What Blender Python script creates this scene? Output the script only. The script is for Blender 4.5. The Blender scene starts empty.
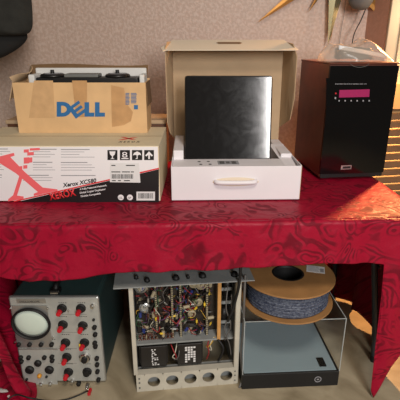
import bpy, bmesh, math, random
from mathutils import Vector, Matrix, noise
random.seed(7)
S=bpy.context.scene; COL=S.collection
PI=math.pi; R=math.radians
# ---------------------------------------------------------------- camera numbers
CH=1.3; PITCH=R(20); F=433.0
def ray(x,y):
    dx=(x-200)/F; dy=-(y-200)/F
    return Vector((dx, math.cos(PITCH)+dy*math.sin(PITCH), -math.sin(PITCH)+dy*math.cos(PITCH)))
def atY(x,y,Y):
    r=ray(x,y); t=Y/r.y; return Vector((r.x*t,Y,CH+r.z*t))
def atZ(x,y,z):
    r=ray(x,y); t=(z-CH)/r.z; return Vector((r.x*t,r.y*t,z))
# ---------------------------------------------------------------- materials
M={}
def mat(name,col,rough=.6,metal=0,var=0,vscale=20,bump=0,bscale=60,**kw):
    m=bpy.data.materials.new(name); m.use_nodes=True; nt=m.node_tree; b=nt.nodes['Principled BSDF']
    b.inputs['Base Color'].default_value=(*col,1); b.inputs['Roughness'].default_value=rough; b.inputs['Metallic'].default_value=metal
    for k,v in kw.items():
        b.inputs[k.replace('_',' ')].default_value=v
    tc=nt.nodes.new('ShaderNodeTexCoord')
    if var:
        n=nt.nodes.new('ShaderNodeTexNoise'); n.inputs['Scale'].default_value=vscale; n.inputs['Detail'].default_value=5
        nt.links.new(tc.outputs['Object'],n.inputs['Vector'])
        mx=nt.nodes.new('ShaderNodeMix'); mx.data_type='RGBA'
        mr=nt.nodes.new('ShaderNodeMapRange'); mr.inputs[1].default_value=.3; mr.inputs[2].default_value=.7
        nt.links.new(n.outputs['Fac'],mr.inputs[0]); nt.links.new(mr.outputs[0],mx.inputs[0])
        mx.inputs[6].default_value=(*[max(0,c*(1-var)) for c in col],1); mx.inputs[7].default_value=(*[min(1,c*(1+var)) for c in col],1)
        nt.links.new(mx.outputs[2],b.inputs['Base Color'])
    if bump:
        n2=nt.nodes.new('ShaderNodeTexNoise'); n2.inputs['Scale'].default_value=bscale; n2.inputs['Detail'].default_value=4
        nt.links.new(tc.outputs['Object'],n2.inputs['Vector'])
        bp=nt.nodes.new('ShaderNodeBump'); bp.inputs['Strength'].default_value=bump; bp.inputs['Distance'].default_value=.004
        nt.links.new(n2.outputs['Fac'],bp.inputs['Height']); nt.links.new(bp.outputs[0],b.inputs['Normal'])
    M[name]=m; return m
def L(r,g,b):   # srgb 0-255 to linear
    f=lambda c:(c/255/12.92 if c/255<.04045 else ((c/255+.055)/1.055)**2.4)
    return (f(r),f(g),f(b))
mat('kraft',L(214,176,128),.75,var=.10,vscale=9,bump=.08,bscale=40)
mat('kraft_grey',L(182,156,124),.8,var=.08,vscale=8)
mat('card_cream',L(224,210,188),.65)
mat('kraft_pale',L(222,208,176),.7,var=.06,vscale=8)
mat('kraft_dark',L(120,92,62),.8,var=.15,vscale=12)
mat('print_white',L(232,230,232),.5)
mat('card_white',L(226,222,226),.55,var=.03,vscale=6)
mat('foam',L(215,215,212),.8)
mat('ink_black',L(22,20,22),.45)
mat('ink_red',L(215,45,50),.5)
mat('ink_pink',L(238,105,110),.5)
mat('ink_blue',L(42,104,158),.5)
mat('ink_grey',L(150,150,155),.6)
mat('tape',L(204,166,122),.2,var=.08,vscale=30)
mat('tape_brown',L(192,150,104),.3,var=.12,vscale=20)
mat('plastic_black',L(20,20,21),.4)
mat('rubber',L(14,14,15),.6)
mat('gloss_black',L(9,9,10),.12,Specular_IOR_Level=.45)
mat('lcd',L(140,30,80),.3,Emission_Color=(*L(170,25,95),1),Emission_Strength=.15)
mat('silver',L(188,190,188),.35,.8,var=.05)
mat('chrome',L(215,215,215),.18,1)
mat('alu',L(196,192,178),.5,.15,var=.10,vscale=15)
mat('alu_grey',L(136,140,140),.5,.0,var=.12,vscale=20)
mat('panel_grey',L(176,178,172),.5,.25,var=.07,vscale=25)
mat('teal',L(44,66,66),.5,var=.1,vscale=12)
mat('knob_red',L(190,24,38),.4)
mat('screen',L(205,220,208),.15)
mat('amber',L(215,150,50),.35)
mat('yellow',L(225,190,50),.5)
mat('gold',L(150,108,56),.38,.85,var=.12,vscale=12)
mat('gold_pale',L(200,190,150),.25,.9)
mat('wood_red',L(96,46,28),.4,var=.22,vscale=14)
mat('wood_brown',L(92,58,38),.45,var=.15,vscale=14)
mat('wood_strip',L(196,146,84),.6,var=.1,vscale=40)
mat('casing',L(200,188,160),.5)
mat('slat',L(178,146,98),.6,var=.08,vscale=10)
mat('jacket',L(34,34,30),.9,var=.25,vscale=30,bump=.2,bscale=200)
mat('matte_black',L(16,16,17),1.0,Specular_IOR_Level=.0)
mat('jacket_dark',L(22,22,21),.9,var=.2,vscale=30)
mat('pendant_grey',L(96,98,98),.7)
mat('grey_metal',L(112,114,112),.5,.3)
mat('steel_leg',L(58,62,68),.45,.4)
mat('table_top',L(180,178,170),.6)
mat('spool_card',L(158,116,70),.65,var=.12,vscale=14,bump=.05)
mat('pale_blue',L(150,170,178),.5,var=.05,vscale=4)
mat('label_white',L(220,220,220),.5)
mat('brown_board',L(46,38,30),.6,var=.3,vscale=60)
mat('transformer',L(26,23,21),.45)
mat('cap_cream',L(160,150,124),.5); mat('cap_brown',L(92,48,30),.5); mat('cap_red',L(140,36,36),.5); mat('cap_blue',L(50,64,130),.5)
mat('wire_red',L(150,30,36),.5); mat('wire_green',L(54,90,56),.5); mat('wire_white',L(190,186,170),.5); mat('wire_yellow',L(190,150,50),.5); mat('wire_grey',L(96,94,92),.5)
mat('wire_violet',L(96,60,110),.5)
# clear acrylic
def clear(name,fac,tint,rough,alpha):
    m=bpy.data.materials.new(name); m.use_nodes=True; nt=m.node_tree; nt.nodes.clear()
    o=nt.nodes.new('ShaderNodeOutputMaterial'); mx=nt.nodes.new('ShaderNodeMixShader'); t=nt.nodes.new('ShaderNodeBsdfTransparent'); g=nt.nodes.new('ShaderNodeBsdfGlossy' if name=='acrylic' else 'ShaderNodeBsdfPrincipled')
    t.inputs[0].default_value=(*tint,1); g.inputs[0].default_value=(*fac,1); g.inputs['Roughness'].default_value=rough
    fr=nt.nodes.new('ShaderNodeFresnel'); fr.inputs[0].default_value=1.45; ad=nt.nodes.new('ShaderNodeMath'); ad.operation='MULTIPLY_ADD'; ad.inputs[1].default_value=.6; ad.inputs[2].default_value=alpha
    nt.links.new(fr.outputs[0],ad.inputs[0]); ge=nt.nodes.new('ShaderNodeNewGeometry'); iv=nt.nodes.new('ShaderNodeMath'); iv.operation='SUBTRACT'; iv.inputs[0].default_value=1; nt.links.new(ge.outputs['Backfacing'],iv.inputs[1])
    ml_=nt.nodes.new('ShaderNodeMath'); ml_.operation='MULTIPLY'; nt.links.new(fr.outputs[0],ml_.inputs[0]); nt.links.new(iv.outputs[0],ml_.inputs[1]); nt.links.new(ml_.outputs[0],ad.inputs[0])
    nt.links.new(ad.outputs[0],mx.inputs[0]); nt.links.new(t.outputs[0],mx.inputs[1]); nt.links.new(g.outputs[0],mx.inputs[2]); nt.links.new(mx.outputs[0],o.inputs[0])
    M[name]=m
clear('acrylic',(.9,.92,.92),(.975,.98,.98),.04,.0)
clear('acrylic_edge',(.62,.66,.66),(.8,.85,.85),.2,.5)
clear('bag',(.8,.7,.6),(.88,.84,.8),.2,.32)
# red damask cloth
def cloth():
    m=bpy.data.materials.new('damask'); m.use_nodes=True; nt=m.node_tree; b=nt.nodes['Principled BSDF']; N=nt.nodes.new; K=nt.links.new
    tc=N('ShaderNodeTexCoord'); sp=N('ShaderNodeSeparateXYZ'); K(tc.outputs['Object'],sp.inputs[0])
    ad=N('ShaderNodeMath'); ad.operation='ADD'; K(sp.outputs[1],ad.inputs[0]); K(sp.outputs[2],ad.inputs[1])
    cb=N('ShaderNodeCombineXYZ'); K(sp.outputs[0],cb.inputs[0]); K(ad.outputs[0],cb.inputs[1])
    n=N('ShaderNodeTexNoise'); n.inputs['Scale'].default_value=6; n.inputs['Detail'].default_value=1; K(cb.outputs[0],n.inputs['Vector'])
    vm=N('ShaderNodeVectorMath'); vm.operation='MULTIPLY_ADD'; vm.inputs[1].default_value=(.42,.42,.42); K(n.outputs['Color'],vm.inputs[0]); K(cb.outputs[0],vm.inputs[2])
    vo=N('ShaderNodeTexVoronoi'); vo.inputs['Scale'].default_value=8; K(vm.outputs[0],vo.inputs['Vector'])
    w=N('ShaderNodeMath'); w.operation='MULTIPLY'; w.inputs[1].default_value=30; K(vo.outputs['Distance'],w.inputs[0])
    s=N('ShaderNodeMath'); s.operation='SINE'; K(w.outputs[0],s.inputs[0])
    n2=N('ShaderNodeTexNoise'); n2.inputs['Scale'].default_value=9; n2.inputs['Detail'].default_value=2; K(vm.outputs[0],n2.inputs['Vector'])
    mr=N('ShaderNodeMapRange'); mr.inputs[1].default_value=.42; mr.inputs[2].default_value=.56; K(n2.outputs['Fac'],mr.inputs[0])
    mr2=N('ShaderNodeMapRange'); mr2.inputs[1].default_value=-.4; mr2.inputs[2].default_value=.5; K(s.outputs[0],mr2.inputs[0])
    mu=N('ShaderNodeMath'); mu.operation='MULTIPLY'; K(mr.outputs[0],mu.inputs[0]); K(mr2.outputs[0],mu.inputs[1])
    mx=N('ShaderNodeMix'); mx.data_type='RGBA'; K(mu.outputs[0],mx.inputs[0]); mx.inputs[6].default_value=(*L(150,14,44),1); mx.inputs[7].default_value=(*L(108,9,31),1)
    K(mx.outputs[2],b.inputs['Base Color'])
    ro=N('ShaderNodeMapRange'); ro.inputs[3].default_value=.42; ro.inputs[4].default_value=.62; K(mu.outputs[0],ro.inputs[0]); K(ro.outputs[0],b.inputs['Roughness'])
    b.inputs['Specular IOR Level'].default_value=.16; b.inputs['Sheen Weight'].default_value=.0; b.inputs['Sheen Tint'].default_value=(1,.5,.55,1); b.inputs['Sheen Roughness'].default_value=.4
    n3=N('ShaderNodeTexNoise'); n3.inputs['Scale'].default_value=14; n3.inputs['Detail'].default_value=3; K(cb.outputs[0],n3.inputs['Vector'])
    a2=N('ShaderNodeMath'); a2.operation='MULTIPLY_ADD'; a2.inputs[1].default_value=.04; K(mu.outputs[0],a2.inputs[0]); K(n3.outputs['Fac'],a2.inputs[2])
    bp=N('ShaderNodeBump'); bp.inputs['Strength'].default_value=.6; bp.inputs['Distance'].default_value=.012; K(a2.outputs[0],bp.inputs['Height']); K(bp.outputs[0],b.inputs['Normal'])
    M['damask']=m
cloth()
# knockdown plaster wall with slight sheen
def wallmat(name,c1,c2,bs):
    m=mat(name,c1,.5,var=0); nt=m.node_tree; b=nt.nodes['Principled BSDF']; N=nt.nodes.new; K=nt.links.new
    tc=N('ShaderNodeTexCoord'); n=N('ShaderNodeTexNoise'); n.inputs['Scale'].default_value=60; n.inputs['Detail'].default_value=3; K(tc.outputs['Object'],n.inputs[0])
    v=N('ShaderNodeMapRange'); v.inputs[1].default_value=.42; v.inputs[2].default_value=.62; K(n.outputs['Fac'],v.inputs[0])
    mx=N('ShaderNodeMix'); mx.data_type='RGBA'; K(v.outputs[0],mx.inputs[0]); mx.inputs[6].default_value=(*c1,1); mx.inputs[7].default_value=(*c2,1); K(mx.outputs[2],b.inputs['Base Color'])
    bp=N('ShaderNodeBump'); bp.inputs['Strength'].default_value=bs; bp.inputs['Distance'].default_value=.006; K(v.outputs[0],bp.inputs['Height']); K(bp.outputs[0],b.inputs['Normal'])
wallmat('plaster',L(188,164,148),L(202,181,167),.16)
wallmat('plaster_shaded',L(176,134,112),L(182,140,118),.1)  # browner colour carries the shade on the left-facing return
def floormat():
    m=mat('floor_mat',L(170,155,130),.55); nt=m.node_tree; b=nt.nodes['Principled BSDF']; N=nt.nodes.new; K=nt.links.new
    tc=N('ShaderNodeTexCoord'); n=N('ShaderNodeTexNoise'); n.inputs['Scale'].default_value=5; n.inputs['Detail'].default_value=8; n.inputs['Distortion'].default_value=1.2; K(tc.outputs['Object'],n.inputs[0])
    cr=N('ShaderNodeValToRGB'); K(n.outputs['Fac'],cr.inputs[0]); e=cr.color_ramp.elements
    e[0].position=.3; e[0].color=(*L(136,124,100),1); e[1].position=.7; e[1].color=(*L(184,172,146),1); K(cr.outputs[0],b.inputs['Base Color'])
floormat()
# ---------------------------------------------------------------- mesh helpers
def fin(name,bm,m,parent=None,smooth=False,bevel=0,kind=None,recalc=True):
    if recalc: bmesh.ops.recalc_face_normals(bm,faces=bm.faces)
    me=bpy.data.meshes.new(name); bm.to_mesh(me); bm.free()
    me.materials.append(M[m] if isinstance(m,str) else m)
    if smooth:
        for p in me.polygons: p.use_smooth=True
    o=bpy.data.objects.new(name,me); COL.objects.link(o)
    if bevel:
        md=o.modifiers.new('bevel','BEVEL'); md.width=bevel; md.segments=2; md.limit_method='ANGLE'
    if parent: o.parent=parent
    if kind: o['kind']=kind
    return o
def B(): return bmesh.new()
def box(bm,x0,x1,y0,y1,z0,z1,mx=None):
    vs=[bm.verts.new((x,y,z)) for x in (x0,x1) for y in (y0,y1) for z in (z0,z1)]
    if mx:
        for v in vs: v.co=mx@v.co
    for f in ((0,1,3,2),(4,6,7,5),(0,4,5,1),(2,3,7,6),(0,2,6,4),(1,5,7,3)): bm.faces.new([vs[i] for i in f])
def cyl(bm,p0,p1,r0,r1=None,n=20,cap=True):
    p0=Vector(p0);p1=Vector(p1); r1=r0 if r1 is None else r1
    d=(p1-p0).normalized(); a=d.orthogonal().normalized(); b=d.cross(a)
    A=[bm.verts.new(p0+(a*math.cos(2*PI*i/n)+b*math.sin(2*PI*i/n))*r0) for i in range(n)]
    C=[bm.verts.new(p1+(a*math.cos(2*PI*i/n)+b*math.sin(2*PI*i/n))*r1) for i in range(n)]
    for i in range(n): bm.faces.new((A[i],A[(i+1)%n],C[(i+1)%n],C[i]))
    if cap: bm.faces.new(A[::-1]); bm.faces.new(C)
def lathe(bm,prof,mx=Matrix(),n=32):   # prof: (r,h) around local Z
    rings=[]
    for r,h in prof:
        if r<1e-6: rings.append([bm.verts.new(mx@Vector((0,0,h)))])
        else: rings.append([bm.verts.new(mx@Vector((r*math.cos(2*PI*i/n),r*math.sin(2*PI*i/n),h))) for i in range(n)])
    for a,b in zip(rings,rings[1:]):
        for i in range(n):
            j=(i+1)%n
            f=[a[i%len(a)],a[j%len(a)],b[j%len(b)],b[i%len(b)]]
            f=list(dict.fromkeys(f))
            if len(f)>2: bm.faces.new(f)
def smoothpath(pts,k=6):
    P=[Vector(p) for p in pts]; out=[]
    for i in range(len(P)-1):
        p0=P[max(i-1,0)];p1=P[i];p2=P[i+1];p3=P[min(i+2,len(P)-1)]
        for j in range(k):
            t=j/k; out.append(.5*((2*p1)+(p2-p0)*t+(2*p0-5*p1+4*p2-p3)*t*t+(3*p1-p0-3*p2+p3)*t**3))
    out.append(P[-1]); return out
def tube(bm,pts,r,n=8,k=6):
    P=smoothpath(pts,k) if k else [Vector(p) for p in pts]; prev=None; up=None
    for i,p in enumerate(P):
        d=(P[min(i+1,len(P)-1)]-P[max(i-1,0)]).normalized()
        if up is None: up=d.orthogonal().normalized()
        up=(up-d*up.dot(d)).normalized(); s=d.cross(up)
        ring=[bm.verts.new(p+(up*math.cos(2*PI*q/n)+s*math.sin(2*PI*q/n))*r) for q in range(n)]
        if prev:
            for q in range(n): bm.faces.new((prev[q],prev[(q+1)%n],ring[(q+1)%n],ring[q]))
        else: bm.faces.new(ring[::-1])
        prev=ring
    bm.faces.new(prev)
def poly(bm,pts,th,nrm=None):     # extruded polygon
    v=[bm.verts.new(p) for p in pts]; f=bm.faces.new(v); f.normal_update()
    n=Vector(nrm) if nrm else f.normal
    g=bmesh.ops.extrude_face_region(bm,geom=[f]); 
    bmesh.ops.translate(bm,vec=n*th,verts=[e for e in g['geom'] if isinstance(e,bmesh.types.BMVert)])
def grid(bm,nu,nv,fn,close=False):
    V=[[bm.verts.new(fn(i/nu,j/nv)) for j in range(nv+1)] for i in range(nu+1)]
    for i in range(nu):
        for j in range(nv): bm.faces.new((V[i][j],V[i+1][j],V[i+1][j+1],V[i][j+1]))
    return V
def thing(name,label,cat,loc=(0,0,0),rz=0,group=None):
    o=bpy.data.objects.new(name,None); COL.objects.link(o); o.location=loc; o.rotation_euler=(0,0,rz); o.empty_display_size=.05
    o['label']=label; o['category']=cat
    if group: o['group']=group
    return o
def tag(o,label,cat,group=None):
    o['label']=label; o['category']=cat
    if group: o['group']=group
    return o
def adopt(o,p):
    o.parent=p; o.matrix_parent_inverse=(Matrix.Translation(p.location)@p.rotation_euler.to_matrix().to_4x4()).inverted(); return o
def struct(name,bm,m,**k): return fin(name,bm,m,kind='structure',**k)
def textbm(bm,s,size,mx,ext=.0002,shear=0,bold=0):
    cu=bpy.data.curves.new('t','FONT'); cu.body=s; cu.size=size; cu.extrude=ext; cu.shear=shear; cu.offset=bold; cu.resolution_u=3
    ob=bpy.data.objects.new('t',cu); COL.objects.link(ob); bpy.context.view_layer.update()
    dg=bpy.context.evaluated_depsgraph_get(); me=bpy.data.meshes.new_from_object(ob.evaluated_get(dg))
    me.transform(mx); bm.from_mesh(me); bpy.data.objects.remove(ob); bpy.data.curves.remove(cu); bpy.data.meshes.remove(me)
def textfit(bm,s,w,h,mx,ext=.0002,shear=0,bold=0):   # text scaled so that its outline fills w x h, then placed
    t=B(); textbm(t,s,1,Matrix(),0,shear,bold); xs=[v.co.x for v in t.verts]; ys=[v.co.y for v in t.verts]
    sx=w/(max(xs)-min(xs)); sy=h/(max(ys)-min(ys)); x0=min(xs); y0=min(ys)
    g=bmesh.ops.extrude_face_region(t,geom=list(t.faces)); bmesh.ops.translate(t,vec=(0,0,ext),verts=[e for e in g['geom'] if isinstance(e,bmesh.types.BMVert)])
    for v in t.verts: v.co=mx@Vector(((v.co.x-x0)*sx,(v.co.y-y0)*sy,v.co.z))
    me=bpy.data.meshes.new('t'); t.to_mesh(me); t.free(); bm.from_mesh(me); bpy.data.meshes.remove(me)
def facing(x,y,z,rot=0,sx=1,sz=1):   # text plane turned to face -Y, placed at local point
    return Matrix.Translation((x,y,z))@Matrix.Rotation(R(90),4,'X')@Matrix.Rotation(rot,4,'Z')@Matrix.Diagonal((sx,sz,1,1))
def copy_part(o,parent,loc=None,rot=None,scale=None):
    c=o.copy(); COL.objects.link(c); c.parent=parent
    if loc is not None: c.location=loc
    if rot is not None: c.rotation_euler=rot
    if scale is not None: c.scale=scale
    return c
# ================================================================ SETTING
bm=B(); box(bm,-3,3,-3,3.2,-.05,0); struct('floor',bm,'floor_mat')
WY=2.55
bm=B(); box(bm,-3,.93,WY,WY+.1,0,2.7); struct('wall_back',bm,'plaster')
bm=B(); poly(bm,[(.908,WY,0),(.962,2.40,0),(1.10,2.40,0),(1.10,WY+.1,0),(.908,WY+.1,0)],2.7,(0,0,1)); struct('wall_right',bm,'plaster_shaded')
bm=B(); box(bm,.962,1.02,2.375,2.3995,0,2.7); box(bm,1.02,1.10,2.365,2.3995,0,2.7); struct('trim_1',bm,'casing',bevel=.004)
bm=B(); box(bm,-3,.905,WY-.015,WY,0,.09); struct('baseboard_back',bm,'casing')
# ================================================================ TABLE
TY=R(2.6); TC=(0,1.325,0)       # table frame: origin at centre of front edge, x along it
TZ=.735
W2=.795; TD=.80
tb=thing('folding_table','long folding table with bent dark metal legs hidden under the red tablecloth','table',TC,TY)
bm=B(); box(bm,-W2,W2,.0,TD,TZ-.03,TZ); fin('tabletop',bm,'table_top',tb,bevel=.008)
for sx in (-1,1):
    for yy in ((.12,.66) if sx>0 else (.42,.72)):
        bm=B(); x=sx*.70
        if sx>0 and yy<.3: pts=[(.668,.15,TZ-.035),(.672,.15,.60),(.690,.155,.50),(.742,.165,.18),(.762,.17,.012)]
        else: pts=[(x,yy,TZ-.035),(x+sx*.02,yy,.45),(x+sx*.04,yy,.2),(x+sx*.05,yy,.012)]
        tube(bm,pts,.0125,12,4); lg=fin('leg',bm,'steel_leg',tb,smooth=True)
        bm=B(); e=pts[-1]; cyl(bm,(e[0],e[1],0.0),(e[0],e[1],.03),.015,.015,14); fin('foot_cap',bm,'rubber',lg)
    bm=B(); tube(bm,[(sx*.708,.15 if sx>0 else .42,.47),(sx*.722,.66,.42)],.008,8,0); fin('crossbar',bm,'steel_leg',tb,smooth=True)
    bm=B(); tube(bm,[(sx*.715,.5,.45),(sx*.62,.47,.60),(sx*.5,.45,TZ-.035)],.008,8,4); fin('brace',bm,'steel_leg',tb,smooth=True)
# cloth ---------------------------------------------------------------
def wn(x,y,z=0,s=1): return noise.noise(Vector((x*s,y*s,z*s+3.1)))
hem=[(0,278),(30,280),(62,281),(85,279),(115,273),(170,271),(230,269.5),(270,266.5),(330,263),(372,264),(420,268)]
Minv=(Matrix.Translation(TC)@Matrix.Rotation(TY,4,'Z')).inverted()
hp=[Minv@atY(a,b,1.31+.045*(a-200)/200*.75) for a,b in hem]
def hemz(x):
    if x>.645:      # the long hanging point at the right
        for (a,za),(b_,zb) in zip([(.645,.54),(.660,.03),(.672,.004),(.70,.09),(.75,.21),(.85,.30)],[(.660,.03),(.672,.004),(.70,.09),(.75,.21),(.85,.30),(.9,.30)]):
            if x<=b_: return za+(zb-za)*(x-a)/(b_-a)
    if x<=hp[0].x: return hp[0].z
    for a,b in zip(hp,hp[1:]):
        if x<=b.x: return a.z+(b.z-a.z)*(x-a.x)/(b.x-a.x)
    return hp[-1].z
CT=TZ+.003; rr=.014
X0=-W2-.006; X1=W2+.006; Y0=-.006; Y1=TD+.006
bm=B()
def prof(d,l,fl=.0):     # distance d past the edge start of rounding -> (outward, z)
    q=PI/2*rr
    if d<q: a=d/rr; return rr*math.sin(a), CT-rr+rr*math.cos(a)
    return rr+(d-q)*fl, CT-rr-(d-q)
def topz(x,y):
    return CT+.0022*max(0,wn(x,y,0,7))+.002*max(0,wn(x,y,5,15))
def ftop(u,v):
    x=X0+rr+(X1-X0-2*rr)*u; y=Y0+rr+(Y1-Y0-2*rr)*v
    e=min((u)*(1-u)*8,(v)*(1-v)*8,1)
    z=CT+(topz(x,y)-CT)*e
    if x>.5: z+=e*.006*max(0,wn(x*2.2,y*1.2,2,5))*min(1,(x-.5)*6)
    return Vector((x,y,z))
grid(bm,100,50,ftop)
def ffront(u,v):
    x=X0+rr+(X1-X0-2*rr)*u; hz=hemz(x)+.002*math.sin(x*23)
    Lh=(CT-rr-hz)+PI/2*rr; d=v*Lh; o,z=prof(d,0,.03)
    w=max(0,(d-.01))
    w=min(w,.30); fold=.012*w*math.sin(x*63+2*math.sin(x*11))+.035*w*math.sin(x*21+1.3*math.sin(x*7))+.03*w*wn(x,z,0,9)+.02*w
    return Vector((x,Y0+rr-o-fold-.0015*math.sin(x*40)*(v>0),z))
grid(bm,260,44,ffront)
# right side drop
def fside(sx):
    def f(u,v):
        y=Y0+rr+(Y1-Y0-2*rr)*u
        hz=(.012+.185*math.exp(-(u/.10)**2)+.05*math.exp(-((u-.55)/.10)**2)+.004*math.sin(u*17)) if sx>0 else .012+.004*math.sin(u*20)
        Lh=(CT-rr-hz)+PI/2*rr; d=v*Lh; o,z=prof(d,0,.0)
        w=max(0,d-.02)
        fold=.05*w*math.sin(y*26+1.5*math.sin(y*9))+.03*w*wn(y,z,2,6)
        if sx>0: return Vector((X1-rr+o+fold+.03*w-.22*w*w*max(0,u-.6)/.4,y,z))
        # left: sweeps inwards toward the bottom near the front
        inw=.20*w*w*1.2*math.exp(-((u-.1)/.35)**2)
        return Vector((X0+rr-o+fold*.9+inw,y-.02*w,z))
    return f
grid(bm,90,50,fside(1)); grid(bm,90,50,fside(-1))
# back drop
def fback(u,v):
    x=X0+rr+(X1-X0-2*rr)*u; Lh=.735; d=v*Lh; o,z=prof(d,0,0); w=max(0,d-.02)
    return Vector((x,Y1-rr+o+.05*w*math.sin(x*25)+.02*w,z))
grid(bm,120,20,fback)
# hanging corner points of the cloth (front right and front left)
def fcorner(sx):
    def f(u,v):
        # u: 0 at front drop end .. 1 at side drop start ; v down
        th=u*PI/2
        if sx>0: hz=.265-.07*u+.01*math.sin(u*9)
        else: hz=.01
        Lh=(CT-rr-hz)+PI/2*rr; d=v*Lh; o,z=prof(d,0,0); w=min(.2,max(0,d-.01))
        fold=.12*w*math.exp(-((u-.45)/.22)**2)-.05*w*math.cos(u*PI*4)*.5
        rad=o+fold*.45
        X=(X1-rr) if sx>0 else (X0+rr)
        x=X+sx*rad*math.sin(th); y=Y0+rr-rad*math.cos(th)-.03*w*(1-u)
        if sx<0: x+=.10*w*w
        return Vector((x,y,z))
    return f
grid(bm,26,60,fcorner(1)); grid(bm,26,60,fcorner(-1))
# pooled cloth on the floor at the left
def fpool(u,v):
    a=-.9+u*.24; b=-.07+v*.30
    lim=min(1,(1-u)*4)*min(1,v*5+.05)*min(1,(1-v)*5+.05)
    z=.006+.035*lim*abs(wn(a,b,0,11))+.02*lim*(1-u)
    return Vector((a+.03*wn(b,0,0,8)-.03*(v)*1.0+.06*(1-v)*(1-v),b+.02*wn(a,1,0,9),z))
grid(bm,30,30,fpool)
bmesh.ops.remove_doubles(bm,verts=bm.verts,dist=.0008)
cl=fin('tablecloth',bm,'damask',smooth=True,recalc=True); cl.location=TC; cl.rotation_euler=(0,0,TY)
md=cl.modifiers.new('thick','SOLIDIFY'); md.thickness=.0012; md.offset=1
tag(cl,'shiny dark red damask tablecloth draped over the long table down to the floor','tablecloth')
TOPZ=TZ+.0085
# ================================================================ PRINTED COPIER CARTON
XY=1.517
xb=thing('copier_carton','large printed carton with a big pink-red letter X, lying under the smaller brown carton','box',(-.47,XY,TOPZ))
xl=-.86+.47; xr=atY(160,190,XY).x+.47; HB=.953-TOPZ; DB=.37
bm=B(); box(bm,xl,xr,0,DB,0,HB); fin('carton_body',bm,'kraft_pale',xb,bevel=.002)
def XP(x,y,off=0): p=atY(x,y,XY); return Vector((p.x+.47,-off,p.z-TOPZ))
e=.0006
bm=B(); poly(bm,[Vector((xl,-.0002,.002)),Vector((xr-.003,-.0002,.002)),Vector((xr-.003,-.0002,HB-.003)),Vector((xl,-.0002,HB-.003))],e,(0,-1,0)); fin('front_print',bm,'print_white',xb)
def ppoly(bm,pts,off): poly(bm,[XP(a,b,off) for a,b in pts],.0004,(0,-1,0))
bm=B(); ppoly(bm,[(22,202.5),(159,202.5),(159,169.2),(22,200.6)],.0008); fin('black_panel',bm,'ink_black',xb)
bm=B(); ppoly(bm,[(14,202),(14,200.8),(159,167.6),(159,169)],.0010); fin('red_stripe',bm,'ink_red',xb)
# pink letter X
bm=B()
ppoly(bm,[(-9,156),(0,156.3),(14,152.7),(14.8,155.4),(10.5,157),(24.8,171.8),(42.8,187.4),(57.6,189.2),(57.8,190.6),(34,195.8),(33.8,193.6),(38,191.8),(22.4,178.5),(17.2,195.4),(23.8,196.4),(23.8,198.8),(8,201.3),(8.4,199),(13.2,195.2),(19.4,176),(15.8,173),(-9,155.5+2)],.0012)
for a,b,w,h in [(24,149.5,5,3),(30,148.2,10,2.2),(27.5,152.2,6.5,3.2),(24,157.5,5.5,6),(29.5,157.5,3,5),(18.5,166.3,4,3.4),(23.5,165.2,4,3.4)]:
    ppoly(bm,[(a,b),(a+w,b-.4),(a+w,b+h-.4),(a,b+h)],.0018)
fin('letter_x',bm,'ink_pink',xb)
rot=math.atan2(12,95)
bm=B(); p=XP(50,200.5,.0014); c=XP(77,193,.0014); textfit(bm,'XEROX',c.x-p.x,.0285,facing(p.x,p.y,p.z,R(11)),.0003,bold=.035); fin('lettering',bm,'ink_red',xb)['label']='red lettering on the black panel'
bm=B(); p=XP(63,187.4,.0014); c=XP(97.5,182,.0014); textfit(bm,'Xerox XC580',c.x-p.x,.0165,facing(p.x,p.y,p.z,R(9)),.0003,shear=.3,bold=.03); fin('lettering',bm,'ink_black',xb)['label']='black slanted lettering'
bm=B()
for k,(a,b,s) in enumerate([(80,190,'A Fully Featured Network'),(80,193.6,'Digital Copier Duplicator'),(81,197,'Module Compatible')]):
    p=XP(a,b,.0014); textbm(bm,s,.0095,facing(p.x,p.y,p.z,R(9)),bold=.0002)
fin('small_lettering',bm,'print_white',xb)
# columns of fine grey print
rnd=random.Random(3)
for cx,w,n,ty in [(-2,16,12,148.5),(23,34,15,148.8),(61,36,11,149)]:
    bm=B()
    for k in range(n):
        y=ty+k*2.6
        if k in (4,9): continue
        x0=cx; ln=w*rnd.uniform(.5,1)
        if cx==-2 and 152<y<200: ln*=.4
        if cx==23 and y<172: x0=cx+10; ln*=.7
        if cx==23 and y>182: continue
        ppoly(bm,[(x0,y),(x0+ln,y),(x0+ln,y+(.85 if k in (0,5,10) else .45)),(x0,y+(.85 if k in (0,5,10) else .45))],.0008)
    fin('fine_print',bm,'ink_grey',xb)
# handling symbols
bm=B(); bw=B()
fr=[(107.5,150,117.5,160),(120,150,130,160),(132,150,142.3,160),(144.2,150,154,160)]
for a,b,c,d in fr: ppoly(bm,[(a,b),(c,b),(c,d),(a,d)],.0009)
fin('handling_symbols',bm,'ink_black',xb)
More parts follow.
